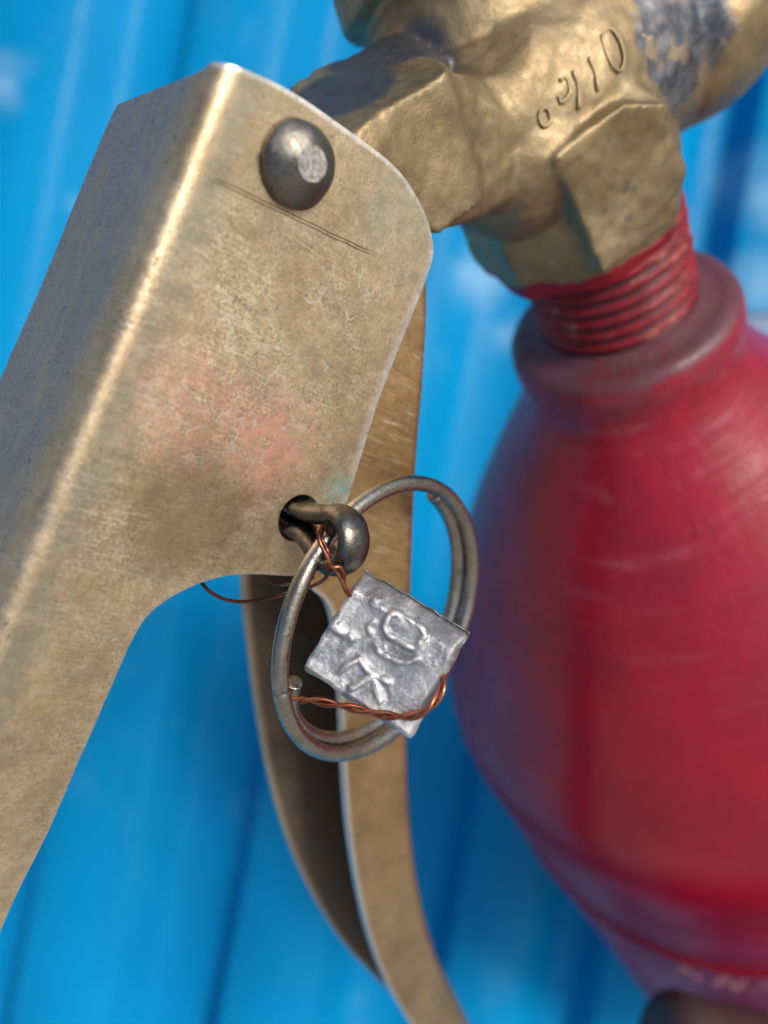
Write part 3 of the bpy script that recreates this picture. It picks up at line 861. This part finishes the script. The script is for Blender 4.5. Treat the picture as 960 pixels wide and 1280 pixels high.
tag(seal, 'small square grey lead seal stamped with raised characters, hanging on copper wire', 'seal')

# ------------------------------------------------------------------ copper sealing wire
m = Mat('copper_wire')
cz = m.noise(.35, 4, .65)
col = m.mix(m.ramp(cz, .4, .6), (.46, .165, .085), (.24, .075, .045))
col = m.mix(m.ramp(m.noise(.25, 4, .6, m.map(loc=(9, 9, 9))), .55, .68), col, (.10, .045, .035))
m.set(color=col, metal=.95, rough=m.ramp(cz, .3, .7, .22, .42))
MCOP = m.m
wire = thing('sealing_wire', S0, 'thin twisted copper wire tied through pin eye and seal', 'wire')
def twist(path, n, rw, pitch, r_off, phase):
    path = catmull(path, n); out = []
    L = 0; prev = None
    for i, p in enumerate(path):
        t = (path[min(i + 1, n - 1)] - path[max(i - 1, 0)]).normalized()
        b = prev if prev is not None else V((0, 0, 1)); b = (b - t * b.dot(t)).normalized(); prev = b
        a = t.cross(b)
        if i: L += (p - path[i - 1]).length
        an = 2 * math.pi * L / pitch + phase
        out.append(p + (a * math.cos(an) + b * math.sin(an)) * r_off)
    return out
zf = lambda x, y, dz=0: seal_px(x, y) + SN * (TH + .45 + dz)
tail = [zf(376, 873, .3), zf(398, 871, .3), zf(425, 876, .2), zf(452, 882, 0), zf(485, 889, .15), zf(515, 891, .2), zf(538, 884, .25), zf(551, 870, 0), zf(557, 852, -.8), zf(553, 835, -2.2), zf(540, 820, -3.6)]
for ph in (0, math.pi):
    q = twist(tail, 150, .2, 6.4, .27, ph)
    if ph: q = q[8:]
    obj('strand', *tube(q, .235, 8), MCOP, wire)
# from the eye down into the seal
up_ = [at(412, 668, 83.2), at(404, 658, 82), at(398, 664, 80.8), at(400, 678, 80.3), at(408, 694, 80.3), at(414, 706, 80.6), at(424, 720, 80.9), at(433, 737, 81.6), at(446, 756, 83.5)]
obj('strand', *tube(catmull(up_, 70), .235, 8), MCOP, wire)
lp = [at(404, 660, 82.6), at(402, 672, 80.9), at(410, 690, 80.8), at(412, 704, 80.1), at(417, 709, 79.9), at(425, 709, 80.1), at(430, 718, 80.7), at(430, 732, 81.5), at(436, 744, 82.2), at(448, 756, 84)]
obj('strand', *tube(catmull(lp, 80), .225, 8), MCOP, wire)
tl = [at(422, 713, 80.6), at(413, 708, 80.9), at(409, 714, 81.5), at(407, 722, 82.4), at(396, 730, 84), at(372, 738, 86), at(340, 747, 88), at(308, 752, 89), at(284, 750, 89.6), at(266, 742, 90), at(254, 731, 90.2), at(248, 718, 90.5)]
obj('strand', *tube(catmull(tl, 110), .225, 8), MCOP, wire)
t2 = [at(330, 722, 91), at(345, 730, 90), at(365, 730, 88), at(392, 722, 85.5)]
obj('strand', *tube(catmull(t2, 40), .16, 8), MCOP, wire)

# ------------------------------------------------------------------ black discharge horn lying across the cylinder, and its hose
m = Mat('black_plastic')
m.set(color=m.mix(m.noise(.2, 5, .6), (.040, .028, .032), (.075, .052, .055)), rough=.5, normal=m.bump(m.noise(1.2, 4, .6), .25, .0006))
MHORN = m.m
h0, h1 = at(816, 1304, 172), at(1180, 1372, 186)
hd = (h1 - h0).normalized(); hl = (h1 - h0).length
prof = [(1.5, 0.2), (.4, 4), (0.6, 6.5), (1.4, 8.4), (2.8, 10), (4.4, 10.9), (6, 11.2), (9, 10.9), (14, 10.6), (hl, 8.5), (hl + 4, 6), (hl + 5, 1)]
v, f = lathe(h0, hd, prof, 56)
horn = obj('discharge_horn', v, f, MHORN, ext, lathe_co(h0, hd, 10.), sharp=50)
hose = catmull([h1, h1 + hd * 14 + V((0, -6, -3)), at(1330, 1180, 176), at(1390, 800, 160), at(1300, 350, 150), at(1120, 40, 138), at(985, -15, 127)], 90)
v, f = tube(hose, 5.5, 16)
obj('discharge_hose', v, f, MHORN, ext)

# ------------------------------------------------------------------ dull blue-grey slab on the sheet behind the collar
m = Mat('slab_paint')  # plain blue-grey box against the sheet
m.set(color=m.mix(m.noise(.1, 4, .6), (.06, .10, .20), (.10, .15, .27)), rough=.5, metal=.2)
q = [at(900, 389, 405), at(1010, 386, 405), at(1010, 520, 405), at(900, 520, 405)]
vv_ = q + [p + V((0, 0, 24)) for p in q]
bv, bf = evaluated(vv_, [(0, 1, 2, 3), (4, 5, 6, 7), (0, 1, 5, 4), (1, 2, 6, 5), (2, 3, 7, 6), (3, 0, 4, 7)],
                   lambda o: [setattr(b, k, x) for b in [o.modifiers.new('v', 'BEVEL')] for k, x in (('width', 4.), ('segments', 4))] and None)
tag(obj('blue_grey_slab', bv, bf, m.m, base=q[3], sharp=40), 'dull blue-grey block fixed to the blue sheet beside the red collar', 'slab')
